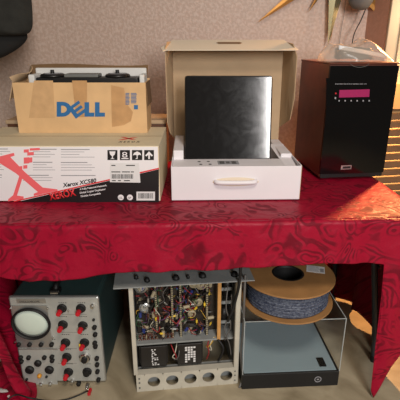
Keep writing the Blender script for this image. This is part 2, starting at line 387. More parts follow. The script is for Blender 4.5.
# glass
a=107.5
ppoly(bw,[(109.5,151.3),(115.5,151.3),(114.8,154.5),(113,156),(113,158),(114.7,158.8),(110.3,158.8),(112,158),(112,156),(110.2,154.5)],.0014)
p=XP(122.3,157.4,.0014); textfit(bw,'8',.019,.0205,facing(p.x,p.y,p.z),.0003,bold=.0)
ppoly(bw,[(121.5,157.9),(128.5,157.9),(128.5,158.9),(121.5,158.9)],.0014)
ppoly(bw,[(133,155.3),(134,152.8),(137.2,151.3),(140.3,152.8),(141.4,155.3),(139.5,154.6),(137.7,155.2),(137.7,158.8),(135.8,158.8),(135.8,158),(136.8,158),(136.8,155.2),(135,154.6)],.0014)
ppoly(bw,[(149.1,151.2),(153,155.4),(151.6,156.3),(149.9,154.6),(149.9,158.9),(148.3,158.9),(148.3,154.6),(146.6,156.3),(145.2,155.4)],.0014)
fin('symbol_marks',bw,'print_white',xb)
bm=B(); ppoly(bm,[(110,163),(139,163),(140.5,182.5),(110,182)],.0016); ppoly(bm,[(136.5,191.5),(155,191.5),(155,200.3),(136.5,200.3)],.0012); fin('paper_labels',bm,'label_white',xb)
bm=B(); rnd=random.Random(5)
def bars(x0,x1,y0,y1,off):
    x=x0
    while x<x1:
        w=rnd.choice((.25,.4,.6)); ppoly(bm,[(x,y0),(x+w,y0),(x+w,y1),(x,y1)],off); x+=w+rnd.choice((.25,.4,.5))
bars(112,133,174,178.5,.0021); fin('barcode',bm,'ink_black',xb); bm=B(); bars(138.5,153,193,198.3,.0017); fin('barcode',bm,'ink_black',xb); bm=B()
for x,y,w in [(111.5,164.8,4),(126,164.8,9),(111.5,171.3,9),(122,171.3,8),(131,171.3,3),(112,180,4),(118,180,3),(124,180,6)]: ppoly(bm,[(x,y),(x+w,y),(x+w,y+.9),(x,y+.9)],.0021)
fin('label_print',bm,'ink_black',xb)
bm=B()
for a,b in ((120.9,197.3),(130,197.3)):
    p=XP(a,b,.0013); lathe(bm,[(.0,0),(.011,0),(.011,.0004),(0,.0004)],Matrix.Translation(p)@Matrix.Rotation(R(90),4,'X'),20)
fin('approval_marks',bm,'print_white',xb)
for u_,a,b in (('UL',118.9,198.6),('SP',128.2,198.8)):
    bm=B(); p=XP(a,b,.0018); textbm(bm,u_,.012,facing(p.x,p.y,p.z)); fin('approval_letters',bm,'ink_black',xb)
# lid lettering on the top face
bm=B(); q=atZ(118.5,142.4,.953)
textfit(bm,'X E R O X',.078,.026,Matrix.Translation((q.x+.47,q.y-XY-.004,HB+.0004)),bold=.012); fin('lid_lettering',bm,'transformer',xb)
bm=B(); q=atZ(128,138.6,.953); X=q.x+.47; Yq=q.y-XY
for s_ in (1,-1): poly(bm,[(X-.034,Yq+s_*.026,HB+.0003),(X-.016,Yq+s_*.026,HB+.0003),(X+.034,Yq-s_*.020,HB+.0003),(X+.016,Yq-s_*.020,HB+.0003)],.0003,(0,0,1))
fin('lid_emblem',bm,'ink_red',xb)
bm=B(); poly(bm,[(xl,.17,HB+.0002),(xr,.17,HB+.0002),(xr,.174,HB+.0002),(xl,.174,HB+.0002)],.0003,(0,0,1)); fin('lid_seam',bm,'kraft_dark',xb)
# low dark case behind it
bc=thing('storage_case','dark case with a tan cardboard lid standing behind the two cartons','box',(-.5,1.93,TOPZ))
bm=B(); box(bm,-.36,.345,0,.18,0,.215); fin('case_body',bm,'wood_brown',bc,bevel=.003)
bm=B(); box(bm,-.365,.35,-.004,.184,.2155,.232); fin('lid',bm,'kraft_grey',bc,bevel=.002)
# ================================================================ BROWN COMPUTER CARTON
DY=1.752; DZ=.9535
db=thing('computer_carton','open brown cardboard carton with large blue lettering, stacked on the printed carton','box',(-.4755,DY,DZ))
dw=.2615; dh=.1985; dd=.155; t=.004
def DP(x,y,off=0): p=atY(x,y,DY); return Vector((p.x+.4755,-off,p.z-DZ))
bm=B(); box(bm,-dw,dw,0,t,0,dh); box(bm,-dw,dw,dd-t,dd,0,dh+.006); box(bm,-dw,-dw+t,t,dd-t,0,dh); box(bm,dw-t,dw,t,dd-t,0,dh); box(bm,-dw+t,dw-t,t,dd-t,0,.004); fin('carton_body',bm,'kraft',db)
# flaps
bm=B()
def lflap(u,v): return Vector((-dw+.002-.012*v+.055*v*math.sin(u*2.5)*1.0, .002+u*(dd-.004), dh+.001+.055*v*(.35+.65*u)+.004*math.sin(u*9)*v))
grid(bm,14,6,lflap); o=fin('flap',bm,'kraft_grey',db); s=o.modifiers.new('s','SOLIDIFY'); s.thickness=.0035
bm=B()
def lflap2(u,v): return Vector((-dw-.001-.022*v, .003+u*(dd*.8), dh-.002-.07*v+.01*math.sin(u*7)*v))
grid(bm,10,4,lflap2); o=fin('flap',bm,'kraft_grey',db); s=o.modifiers.new('s','SOLIDIFY'); s.thickness=.003
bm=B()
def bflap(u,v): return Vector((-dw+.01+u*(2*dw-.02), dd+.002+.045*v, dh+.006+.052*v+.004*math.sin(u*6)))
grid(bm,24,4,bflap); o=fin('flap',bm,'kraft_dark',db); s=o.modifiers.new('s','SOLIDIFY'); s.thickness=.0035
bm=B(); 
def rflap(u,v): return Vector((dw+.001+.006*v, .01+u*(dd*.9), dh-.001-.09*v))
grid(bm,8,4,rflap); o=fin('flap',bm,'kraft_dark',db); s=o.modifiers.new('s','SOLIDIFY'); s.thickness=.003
# tape on the front
def tape(bm,pts,off): poly(bm,[DP(a,b,off) for a,b in pts],.0003,(0,-1,0))
bm=B(); tape(bm,[(34,80.5),(53,80.5),(55,118),(29,118)],.0004); fin('tape',bm,'tape',db)
bm=B(); tape(bm,[(72,80.5),(87,80.5),(87,117),(76,117)],.0004); fin('tape',bm,'tape_brown',db)
bm=B(); tape(bm,[(111,85),(124,88),(127,104),(133,112),(131,121),(124,125),(112,127)],.0004); fin('tape',bm,'tape_brown',db)
# lettering : D, tilted E, L L
bm=B()
def strip(pts,rot=0,c=(0,0),o=.0008):
    q=[]
    for a,b in pts:
        x=a*math.cos(rot)+b*math.sin(rot); y=-a*math.sin(rot)+b*math.cos(rot); q.append((c[0]+x,c[1]+y))
    poly(bm,[DP(a,b,o) for a,b in q],.0004,(0,-1,0))
strip([(84.6,102.2),(89.2,102.2),(89.2,112.6),(94.4,112.6),(94.4,116.6),(84.6,116.6)])
strip([(95,102.2),(99.6,102.2),(99.6,112.6),(105,112.6),(105,116.6),(95,116.6)])
strip([(-6.8,-6.6),(6,-6.6),(6,-3.6),(-2.8,-3.6),(-2.8,-1.5),(5.4,-1.5),(5.4,1.5),(-2.8,1.5),(-2.8,3.6),(6,3.6),(6,6.6),(-6.8,6.6)],R(36),(77.6,109.4),.0012)
oo=[(56.8,101.8)]+[(62.5+9*math.sin(PI*k/12),109.2-7.4*math.cos(PI*k/12)) for k in range(13)]+[(56.8,116.6)]
ii=[(61.2,105.6)]+[(62.5+4.4*math.sin(PI*k/12),109.2-3.6*math.cos(PI*k/12)) for k in range(13)]+[(61.2,112.8)]
for k in range(len(oo)): 
    k2=(k+1)%len(oo); poly(bm,[DP(*oo[k],.0008),DP(*oo[k2],.0008),DP(*ii[k2],.0008),DP(*ii[k],.0008)],.0004,(0,-1,0))
fin('lettering',bm,'ink_blue',db)
bm=B(); rnd=random.Random(9)
for k in range(9):
    for x0,w in ((125.5,4.6),(131,6.5)):
        if x0<131 or k<8: tape(bm,[(x0,93+k*1.35),(x0+w*rnd.uniform(.7,1),93+k*1.35),(x0+w*.85,93.7+k*1.35),(x0,93.7+k*1.35)],.0009)
tape(bm,[(134,105),(138,105),(138,109.3),(134,109.3)],.0009)
fin('small_print',bm,'ink_blue',db)
# foam and device inside the carton
fo=thing('foam_liner','white foam liner standing along the back inside the brown carton','packing foam',(-.4755,DY+.112,DZ+.005))
bm=B(); box(bm,-.21,.252,.012,.034,0,.242); box(bm,.235,.255,-.09,.012,0,.222); fin('foam_sheet',bm,'foam',fo,bevel=.005)
bm=B(); 
box(bm,-.205,-.18,-.09,.01,.17,.222); fin('foam_block',bm,'foam',fo,bevel=.006)
dv=thing('twin_dial_deck','black electronic deck with two dials and a grey centre strip packed in the brown carton','electronics',(-.4755,DY+.055,DZ+.004))
bm=B(); box(bm,-.172,.23,-.045,.05,0,.213); fin('case',bm,'plastic_black',dv,bevel=.006)
bm=B(); box(bm,-.058,.075,-.046,.03,.213,.226); fin('centre_strip',bm,'grey_metal',dv,bevel=.003)
for x in (-.115,.145):
    bm=B(); lathe(bm,[(0,.0),(.05,.0),(.05,.006),(.044,.011),(.0,.012)],Matrix.Translation((x,0,.213)),28); d=fin('dial',bm,'plastic_black',dv,smooth=True)
    bm=B(); lathe(bm,[(.034,.013),(.038,.0135),(.038,.0145),(.034,.0145),(.034,.013)],Matrix.Translation((x,0,.212)),28); fin('ring',bm,'ink_grey',d)
    bm=B(); cyl(bm,(x,-.005,.222),(x,-.005,.240),.009,.007,14); fin('peg',bm,'rubber',d)
# ================================================================ WHITE MAILER BOX
bx=thing('mailer_box','open white mailer box with raised cardboard lid and carry handle, mid table','box',(.134,1.53,TOPZ),R(1.5))
w=.240; h=.874-TOPZ; D=.44; t=.004
bm=B()
box(bm,-w,w,0,t,0,h); box(bm,-w,-w+t,t,D-t,0,h+.003); box(bm,w-t,w,t,D-t,0,h+.003); box(bm,-w,w,D-t,D,0,h); box(bm,-w+t,w-t,t,D-t,0,.004)
fin('tray',bm,'card_white',bx,bevel=.0015)
bm=B(); box(bm,w+.0003,w+.0018,.002,D,0.001,h+.001); fin('kraft_side',bm,'kraft_grey',bx)
# front top shelf with holes and label
bm=B(); box(bm,-w+t,w-.055,t,.125,h-.012,h-.004); fin('inner_shelf',bm,'card_white',bx,bevel=.002)
bm=B()
for a,b in ((-.165,.045),(-.13,.045),(-.17,.085),(-.135,.085),(-.2,.02)):
    if a>-.19: lathe(bm,[(0,0),(.006,0),(.006,.0006),(0,.0006)],Matrix.Translation((a+.035,b,h-.0038)),14)
fin('shelf_holes',bm,'ink_black',bx)
bm=B(); box(bm,-.065,.015,.04,.095,h-.0038,h-.0033); fin('shelf_label',bm,'ink_grey',bx)
bm=B(); 
for a,b,c,d in ((-.058,-.04,.05,.085),(-.033,-.02,.055,.08),(-.012,.005,.05,.085)): box(bm,a,b,c,d,h-.0033,h-.003)
fin('label_marks',bm,'ink_black',bx)
# side inner packing walls
bm=B(); box(bm,-w+t+.001,-w+.045,.12,D-.03,.02,h+.032); fin('side_packing',bm,'card_white',bx,bevel=.004)
bm=B(); box(bm,w-.05,w-t-.001,.14,D-.03,.02,h+.012); fin('side_packing',bm,'card_white',bx,bevel=.004)
bm=B(); poly(bm,[(w-.05,.01,h-.02),(w-.008,.01,h-.02),(w-.008,.30,h+.012),(w-.07,.30,h+.012)],.003,(0,0,1)); fin('inner_flap',bm,'card_white',bx)
# handle on the front
bm=B(); p0=Vector((-.068,-.012,h*.56)); 
tube(bm,[(-.076,-.001,h*.56),(-.068,-.013,h*.56),(-.03,-.016,h*.555),(.03,-.016,h*.555),(.064,-.013,h*.56),(.072,-.001,h*.56)],.0085,10,5); fin('handle',bm,'card_white',bx,smooth=True)
bm=B(); lathe(bm,[(0,0),(.1,0),(.1,.0006),(0,.0006)],Matrix.Translation((-.002,-.0001,h*.55))@Matrix.Rotation(R(90),4,'X')@Matrix.Diagonal((.86,.17,1,1)),32); fin('handle_slot',bm,'card_cream',bx)
# lid
lz=h; LH=.43; lean=R(2)
def lidpt(x,up,fwd=0): return Vector((x, D+.002+up*math.sin(lean)-fwd*math.cos(lean), lz+up*math.cos(lean)+fwd*math.sin(lean)))
def sheet(name,pts,th,m,parent):
    bm=B(); poly(bm,pts,th); return fin(name,bm,m,parent)
sheet('lid_panel',[lidpt(-w,-.0),lidpt(w,0),lidpt(w,LH),lidpt(-w,LH)],.004,'kraft_grey',bx)
# wings
sheet('lid_wing',[lidpt(-w,.012),lidpt(-w,LH),lidpt(-w-.018,LH-.004,.10),lidpt(-w-.025,LH-.03,.128),lidpt(-w-.022,.10,.13),lidpt(-w-.012,.05,.10)],.003,'kraft_grey',bx)
sheet('lid_wing',[lidpt(w,.06),lidpt(w+.012,.085,.05),lidpt(w+.02,.11,.118),lidpt(w+.03,.20,.13),lidpt(w+.03,LH-.06,.13),lidpt(w+.018,LH-.012,.10),lidpt(w,LH)],.003,'kraft_grey',bx)
# top tuck flap with ears
FZ=-.042
def fl(x,f): return lidpt(x,LH+.004+FZ*f/.13,f)
bm=B()
pts=[fl(-w,0),fl(w,0),fl(w+.035,.125),fl(w+.02,.135),fl(-w-.02,.135),fl(-w-.035,.15),fl(-w-.045,.11)]
poly(bm,pts,.003); fin('tuck_flap',bm,'card_cream',bx)
# slot mark in the flap
bm=B(); c=[fl(-.055,.045),fl(-.045,.035),fl(.045,.035),fl(.055,.045),fl(.045,.06),fl(-.045,.06)]; poly(bm,[q+Vector((0,0,.0035)) for q in c],.0005,(0,0,1)); fin('finger_slot',bm,'kraft_dark',bx)
# black glossy device
pn=thing('flat_panel_device','thin glossy black square device standing upright in the open white mailer box','electronics',(.110,1.676,.815),R(-1.5))
mx=Matrix.Rotation(R(-11.5),4,'X')
bm=B(); box(bm,-.172,.172,0,.022,.0,.372,mx); o=fin('housing',bm,'plastic_black',pn,bevel=.010)
m=mat('panel_face',L(14,14,16),.13,Specular_IOR_Level=1.0); nt=m.node_tree; b=nt.nodes['Principled BSDF']
tc=nt.nodes.new('ShaderNodeTexCoord'); wv=nt.nodes.new('ShaderNodeTexNoise'); wv.inputs['Scale'].default_value=14; wv.inputs['Detail'].default_value=6; wv.inputs['Distortion'].default_value=2.5
nt.links.new(tc.outputs['Object'],wv.inputs[0]); mr=nt.nodes.new('ShaderNodeMapRange'); mr.inputs[1].default_value=.35; mr.inputs[2].default_value=.7; mr.inputs[3].default_value=.095; mr.inputs[4].default_value=.122
nt.links.new(wv.outputs['Fac'],mr.inputs[0]); nt.links.new(mr.outputs[0],b.inputs['Roughness'])
bm=B(); box(bm,-.166,.166,-.0012,0,.006,.366,mx); fin('front_face',bm,'panel_face',pn)
# ================================================================ UPS TOWER
up=thing('power_supply_tower','tall black fronted power supply tower with a magenta display and reddish wood sides','electronics',(.512,1.775,TOPZ),R(6))
UW=.284; UD=.355; UH=.482
bm=B(); box(bm,0,UW,.012,UD,.012,UH-.006); fin('cabinet',bm,'wood_red',up,bevel=.003)
bm=B(); box(bm,-.002,UW+.002,.002,UD+.002,UH-.006,UH); fin('top_panel',bm,'wood_red',up,bevel=.002)
bm=B()
def front(u,v):
    x=u*UW; z=.028+v*(UH-.040)
    return Vector((x,-.0025*math.sin(PI*u),z))
V=grid(bm,24,2,front)
g=bmesh.ops.extrude_face_region(bm,geom=list(bm.faces)); 
for e_ in g['geom']:
    if isinstance(e_,bmesh.types.BMVert): e_.co.y=.012
fin('front_panel',bm,'gloss_black',up,smooth=False)
Mu=(Matrix.Translation((.512,1.775,TOPZ))@Matrix.Rotation(R(6),4,'Z')).inverted()
nU=Matrix.Rotation(R(6),4,'Z')@Vector((0,-1,0)); pU=Vector((.512,1.775,0))+nU*.0025
def UP(x,y,off=0):
    r=ray(x,y); t=(pU-Vector((0,0,CH))).dot(nU)/r.dot(nU); q=Mu@(Vector((0,0,CH))+r*t); q.y=-.0026-off; return q
def upoly(bm,pts,off,th=.0004): poly(bm,[UP(a,b,off) for a,b in pts],th,(0,-1,0))
bm=B(); upoly(bm,[(326,78),(378,77),(378,106.5),(326,107)],.0002,.0006); fin('control_plate',bm,'gloss_black',up,bevel=.0004)
bm=B(); upoly(bm,[(339.3,90),(369.5,89.2),(369,96.8),(338.8,97.5)],.001,.0008); fin('display',bm,'lcd',up)
bm=B()
for x in (339,345,351,357,363,369): upoly(bm,[(x-.6,100),(x+.7,100),(x+.7,101.4),(x-.6,101.4)],.001)
upoly(bm,[(334.6,97),(336,97),(336,99),(334.6,99)],.001)
rnd=random.Random(2)
x=335
while x<366:
    w_=rnd.uniform(.5,1.1); upoly(bm,[(x,83.6),(x+w_,83.6),(x+w_,84.3),(x,84.3)],.001); x+=w_+rnd.choice((.35,.4,.9))
fin('panel_marks',bm,'ink_grey',up)
bm=B(); upoly(bm,[(335,92.6),(336.4,92.6),(336.4,94.2),(335,94.2)],.001); fin('indicator_light',bm,'knob_red',up)
bm=B(); upoly(bm,[(341,165.5),(351.5,165),(351,169),(340.5,169.5)],.0004,.001); bd=fin('badge',bm,'silver',up)
bm=B(); upoly(bm,[(343,166.4),(350.6,166),(350.2,168.3),(342.4,168.7)],.0016,.0003); fin('badge_inset',bm,'ink_black',bd)
bm=B(); tube(bm,[UP(350,63.5,.001),UP(353,66,.001),UP(359,67.3,.001),UP(366,66,.001),UP(369,63.3,.001)],.0009,6,4); fin('finger_groove',bm,'grey_metal',up)
for a,b_ in ((.02,.03),(UW-.05,.03),(.02,UD-.06),(UW-.05,UD-.06)):
    bm=B(); box(bm,a,a+.03,b_,b_+.03,0,.013); fin('foot',bm,'rubber',up)
bm=B(); box(bm,.004,UW-.004,.004,.03,.010,.028); fin('plinth',bm,'plastic_black',up)
# plastic bag with coiled cable
UT=TOPZ+UH
ax=Matrix.Translation((.512,1.775,0))@Matrix.Rotation(R(6),4,'Z')
def UL(x,y,z): return ax@Vector((x,y,z))
bgc=UL(.150,.11,0)
def bagfn(u,v):
    a=u*2*PI; ph=(v)*PI/2
    sx=.165; sy=.085; 
    r=math.cos(ph)
    hgt=.088*(math.sin(ph))**.8
    nx=1+.16*noise.noise(Vector((math.cos(a)*2.4,math.sin(a)*2.4,v*2)))
    x=math.cos(a)*sx*r*nx; y=math.sin(a)*sy*r*nx
    k=.85+.1*math.sin(x*40) if x<.055 else max(.15,.93-(x-.055)*7)
    z=hgt*k*(1+.25*noise.noise(Vector((x*26,y*26,3))))
    return Vector((x,y,max(.0015,z)+.002*v))
bm=B(); grid(bm,64,18,bagfn); bmesh.ops.remove_doubles(bm,verts=bm.verts,dist=.0001)
bg=fin('plastic_bag',bm,'bag',smooth=True); bg.location=(bgc.x,bgc.y,UT+.0005); bg.rotation_euler=(0,0,R(12)); tag(bg,'crumpled clear plastic bag lying on top of the black fronted tower','bag')
bm=B()
pts=[]
for k in range(50):
    a=k*.5; pts.append((.075*math.cos(a)*(1+.05*math.sin(k)),.035*math.sin(a)*(1+.05*math.cos(k*1.7)),.010+.0008*k+.003*math.sin(k*2.3)))
tube(bm,pts,.006,8,4); cb=fin('coiled_cable',bm,'rubber',smooth=True); cb.location=(bgc.x-.01,bgc.y,UT+.001); tag(cb,'black coiled cable packed inside the clear plastic bag','cable')
bm=B(); grid(bm,20,3,lambda u,v: Vector((-.11+.22*u,-.050-.012*math.sin(u*3)+.0*v,.012+.036*(1-u)+.016*v))); pc=fin('paper_strip',bm,'label_white',smooth=True); s=pc.modifiers.new('s','SOLIDIFY'); s.thickness=.0015
pc.location=(bgc.x,bgc.y,UT); pc.rotation_euler=(0,0,R(12)); tag(pc,'pale folded paper strip showing through the clear plastic bag','paper')
# ================================================================ WALL SUNBURST
sbY=WY-.05
cc=atY(341,-40,sbY)
sb=thing('sunburst_ornament','gold and silver metal sunburst wall ornament whose long spikes point down the plaster wall','wall ornament',(cc.x,sbY,cc.z))
def SP(x,y): p=atY(x,y,sbY); return Vector((p.x-cc.x,0,p.z-cc.z))
def spike(tip,w0,m,y0=0.0,facet=.008,start=.1):
    d=tip.normalized(); s=Vector((-d.z,0,d.x)); Ln=tip.length; bm=B()
    a=bm.verts.new(tip+Vector((0,y0,0))); base=d*Ln*start
    b1=bm.verts.new(base+s*w0/2+Vector((0,y0,0))); b2=bm.verts.new(base-s*w0/2+Vector((0,y0,0))); 
    f=bm.verts.new(base+Vector((0,y0-facet,0))); k=bm.verts.new(base+Vector((0,y0+facet*.6,0)))
    for q in ((a,b1,f),(a,f,b2),(a,k,b1),(a,b2,k),(b1,k,b2,f)): bm.faces.new(q)
    return fin('spike',bm,m,sb)
spike(SP(257.5,22.5),.085,'gold',start=.12); spike(SP(308.5,12.5),.055,'gold',.006); 
spike(SP(327.5,46),.095,'gold_pale',-.006,.012,.2)['label']='long pale silver spike'
spike(SP(392,30),.09,'gold',.004); spike(SP(353,17),.012,'gold'); spike(SP(357.5,16),.012,'gold'); spike(SP(331,42),.05,'gold',.012,.01,.2)
for a in (20,60,95,130,165,200): 
    spike(Vector((math.cos(R(a)),0,math.sin(R(a))))*.36,.045,'gold')
bm=B(); lathe(bm,[(0,.03),(.05,.026),(.085,.01),(.09,0),(.085,-.008),(0,-.01)],Matrix.Rotation(R(90),4,'X'),36); fin('centre_boss',bm,'gold',sb,smooth=True)
# grey cup shaped pendant below it
gp=atY(361,-2,WY-.12)
gc=thing('grey_pendant','grey rounded metal pendant hanging in front of the sunburst spikes at the top edge','pendant',(gp.x,gp.y,gp.z))
bm=B(); lathe(bm,[(0,-.055),(.03,-.052),(.052,-.035),(.062,-.005),(.064,.03),(.05,.08),(.02,.12),(0,.125)],Matrix.Rotation(R(12),4,'Y'),32); fin('cup',bm,'pendant_grey',gc,smooth=True)
bm=B(); a=atY(366,8,WY-.1); q=[a,atY(361,20,WY-.1),atY(354.5,33,WY-.12),atY(352,44,WY-.13)]; tube(bm,q,.0028,8,4); adopt(fin('cord',bm,'rubber',smooth=True),gc)['label']='thick black cord'
bm=B(); q=[atY(347,-12,WY-.02),atY(344,14,WY-.02),atY(340.5,34,WY-.02),atY(339,50,WY-.02)]; tube(bm,q,.0012,6,4); adopt(fin('cord',bm,'wire_grey',smooth=True),gc)['label']='thin grey cord'
# ================================================================ SLATTED SHUTTER at right
sh=thing('slatted_shutter','tan slatted shutter with a plain top panel standing right of the black fronted tower','shutter',(.968,2.335,0))
bm=B(); box(bm,-.02,.30,.0,.02,.965,1.10); fin('top_panel',bm,'slat',sh,bevel=.002)
bm=B(); box(bm,-.02,.005,.0,.02,0,.965); fin('stile',bm,'slat',sh,bevel=.002)
bm=B(); box(bm,.30,.325,.0,.02,0,1.10); fin('stile',bm,'slat',sh,bevel=.002)
s0=None
for k in range(16):
    z=.945-k*.045
    if s0 is None:
        bm=B(); box(bm,.005,.30,-.002,.024,-.004,.004,Matrix.Rotation(R(-38),4,'X')@Matrix.Rotation(R(-3),4,'Y')); s0=fin('slat',bm,'slat',sh,bevel=.002); s0.location=(0,.008,z)
        bm=B(); box(bm,.005,.30,.018,.02,0,.965); fin('backing',bm,'kraft_dark',sh)
    else: copy_part(s0,sh,(0,.008,z))
# ================================================================ HANGING JACKET top left
jk=thing('hanging_jacket','dark jacket hanging at the top left above the brown carton','jacket',(-.92,1.95,1.30))
def outline(fn_y,ptsL,ptsR,name,m,dep,ph):
    # loft closed elliptic sections between left/right outline points
    bm=B(); n=36; rings=[]
    for (xl_,zl),(xr_,zr) in zip(ptsL,ptsR):
        cx=(xl_+xr_)/2; a=(xr_-xl_)/2; ring=[]
        for i in range(n):
            th=2*PI*i/n; rr_=1+.10*math.sin(5*th+ph)+.05*math.sin(9*th+2*ph+zl*8)
            xx=cx+a*math.cos(th)*(1+.03*math.sin(7*th)); zz=zl+(zr-zl)*(math.cos(th)+1)/2
            ring.append(bm.verts.new((xx,fn_y+dep*math.sin(th)*rr_*min(1,a*9+.1),zz)))
        rings.append(ring)
    for r1,r2 in zip(rings,rings[1:]):
        for i in range(n): bm.faces.new((r1[i],r1[(i+1)%n],r2[(i+1)%n],r2[i]))
    bm.faces.new(rings[0]); bm.faces.new(rings[-1][::-1])
    o=fin(name,bm,m,jk,smooth=True); s=o.modifiers.new('s','SUBSURF'); s.levels=1; s.render_levels=2; return o
def JP(x,y): p=atY(x,y,1.95); return (p.x+.92,p.z-1.30)
outline(0,[JP(-70,-90),JP(-62,-40),JP(-60,0),JP(-58,20),JP(-50,30),JP(-30,34),JP(2,36)],[JP(15,-90),JP(27,-40),JP(31,0),JP(32,19),JP(32,26),JP(30,32),JP(25,35.5)],'sleeve','jacket',.05,0)
outline(.04,[JP(-60,10),JP(-60,30),JP(-60,42),JP(-50,52),JP(-40,58),JP(-20,62)],[JP(18,20),JP(23,34),JP(24,38),JP(19,45),JP(8,53),JP(-6,60)],'hem',  'jacket_dark',.04,1.2)
# ================================================================ OSCILLOSCOPE
SY=1.40
sc=thing('oscilloscope','vintage teal-cased oscilloscope with round screen and red-tipped knobs on the floor under the table','oscilloscope',(-.548,SY,0))
def SPx(x,y): p=atY(x,y,SY); return Vector((p.x+.548,0,p.z))
SW=.1695; SH=.405; SD=.46
bm=B(); box(bm,-SW+.004,SW-.004,.004,SD,.014,SH); fin('case',bm,'teal',sc,bevel=.012)
bm=B(); box(bm,-SW,SW,-.006,.012,.010,SH+.004); fin('front_frame',bm,'silver',sc,bevel=.008)
bm=B(); box(bm,-SW+.006,SW-.006,-.0075,0,.016,SH-.002); fin('front_panel',bm,'panel_grey',sc,bevel=.002)
for px in (-SW+.03,SW-.03):
    for yy in (.03,SD-.05):
        bm=B(); cyl(bm,(px,yy,0),(px,yy,.016),.012,.014,14); fin('foot',bm,'rubber',sc)
# handle on top
bm=B(); hx=0.0
tube(bm,[(hx,.03,SH),(hx,.035,SH+.022),(hx,.06,SH+.028),(hx,.20,SH+.03),(hx,.23,SH+.022),(hx,.235,SH)],.010,10,5); fin('carry_handle',bm,'rubber',sc,smooth=True)
bm=B(); box(bm,hx-.018,hx+.018,.012,.045,SH,SH+.018); fin('handle_bracket',bm,'plastic_black',sc,bevel=.003)
bm=B(); box(bm,hx-.014,hx+.014,.008,.013,SH+.004,SH+.012); fin('handle_clip',bm,'chrome',sc)
def rectp(x0,y0,x1,y1,d0,d1,name,m,bev=.001):
    a=SPx(x0,y0); b=SPx(x1,y1); bm=B(); box(bm,a.x,b.x,-d1,-d0,b.z,a.z); return fin(name,bm,m,sc,bevel=bev)
# screen plate
rectp(11.5,304,54,346,.0076,.0105,'screen_plate','silver',.002)
rectp(17,297.5,47,302,.0076,.009,'name_plate','silver',.001)
bm=B(); a=SPx(19,301.2); textbm(bm,'OSCILLOSCOPE',.011,facing(a.x+.004,-.0094,a.z)); fin('name_lettering',bm,'ink_black',sc)
p=SPx(32.6,321.3); RX=Matrix.Rotation(R(90),4,'X')
bm=B(); lathe(bm,[(.072,0),(.0745,.004),(.0745,.010),(.072,.014),(.068,.016),(.065,.006),(.065,0)],Matrix.Translation((p.x,-.0105,p.z))@RX@Matrix.Diagonal((1,.94,1,1)),44); fin('screen_bezel',bm,'rubber',sc,smooth=True)
bm=B(); lathe(bm,[(.0,.012),(.03,.0108),(.054,.007),(.065,.001),(.065,-.001)],Matrix.Translation((p.x,-.0105,p.z+.004))@RX@Matrix.Diagonal((1,.94,1,1)),44); fin('screen',bm,'screen',sc,smooth=True)
# template parts for knobs
def tmpl(name,prof_,m,n=20):
    bm=B(); lathe(bm,prof_,RX,n); return fin(name,bm,m,sc,smooth=False)
first={}
def place(key,name,prof_,m,x,z,y=-.0076,parent=None,rot=0,n=20,scale=None):
    if key not in first:
        o=tmpl(name,prof_,m,n); first[key]=o
    else: o=copy_part(first[key],parent or sc)
    o.parent=parent or sc; o.location=(x,y,z); o.rotation_euler=(0,rot,0)
    if scale: o.scale=scale
    return o
BIG=[(0,0),(.0185,0),(.0185,.005),(.014,.007),(.0125,.020),(.0,.021)]
def bigknob(px,py,kind='red'):
    p=SPx(px,py); k=place('big','knob',BIG,'rubber',p.x,p.z,n=14)
    if kind in('red','yel'):
        r_=place('redtip','red_tip',[(0,.0),(.0100,.0),(.0092,.016),(.0075,.020),(0,.021)],'knob_red',0,0,parent=k,n=16)
        r_.location=(-.004,-.020,-.0035)
    if kind=='yel':
        bm=B(); box(bm,-.016,-.011,-.0235,-.0205,-.018,.008); fin('pointer',bm,'yellow',k)
    if kind=='chrome':
        c=place('dial','dial_ring',[(0,.0),(.0235,0),(.0235,.010),(.020,.014),(0,.014)],'chrome',0,0,parent=k,n=28); c.location=(0,-.0005,.002); k.scale=(.92,1.25,.92)
    return k
cx=lambda a:a/3.075; cy=lambda b:270+b/3.075
for a,b,kd in [(193,113,'red'),(251,113,'red'),(196,163,'red'),(257,166,'red'),(204,218,'red'),(262,218,'yel'),(208,262,'red'),(264,263,'chrome'),(213,308,'red'),(270,307,'big')]:
    bigknob(cx(a),cy(b),kd)
SM=[(0,0),(.0085,0),(.0085,.012),(.0065,.015),(0,.0155)]
for a,b in [(62,222),(95,222),(130,222),(162,222),(290,148),(293,170),(295,192),(294,218),(296,228),(300,265),(301,284),(302,305),(305,330),(92,262),(140,262),(163,260),(68,262),(70,274),(164,271),(245,342),(86,330),(146,322)]:
    p=SPx(cx(a),cy(b)); s_=1 if (a,b) not in ((86,330),(146,322),(290,148)) else .6
    o=place('small','small_knob',SM,'rubber',p.x,p.z,n=14,scale=(s_,s_,s_)); 
for a,b in [(120,280),(95,300),(155,300)]:
    p=SPx(cx(a),cy(b)); s_=.8 if a==120 else 1.0
    place('mid','knob',[(0,0),(.0175,0),(.0175,.010),(.012,.014),(0,.015)],'rubber',p.x,p.z,n=16,scale=(s_,1,s_))
rectp(19.5,347.4,58.6,383.5,.0076,.0092,'plug_in_panel','panel_grey',.001)
rectp(19.5,347,58.6,347.9,.0092,.0105,'plug_in_edge','silver',.0)
for a,b,m_ in [(287,105,'chrome'),(98,345,'chrome'),(130,345,'chrome'),(158,343,'chrome'),(225,335,'chrome'),(272,348,'chrome'),(36,112,'chrome'),(150,112,'chrome'),(48,218,'chrome'),(165,202,'chrome'),(213,120,'chrome'),(268,170,'chrome')]:
    p=SPx(cx(a),cy(b)); s_=1 if b>300 or a==287 else .5
    place('conn','connector',[(0,0),(.0085,0),(.0085,.006),(.006,.007),(.006,.020),(.003,.020),(0,.019)],m_,p.x,p.z,n=14,scale=(s_,s_*.8,s_))
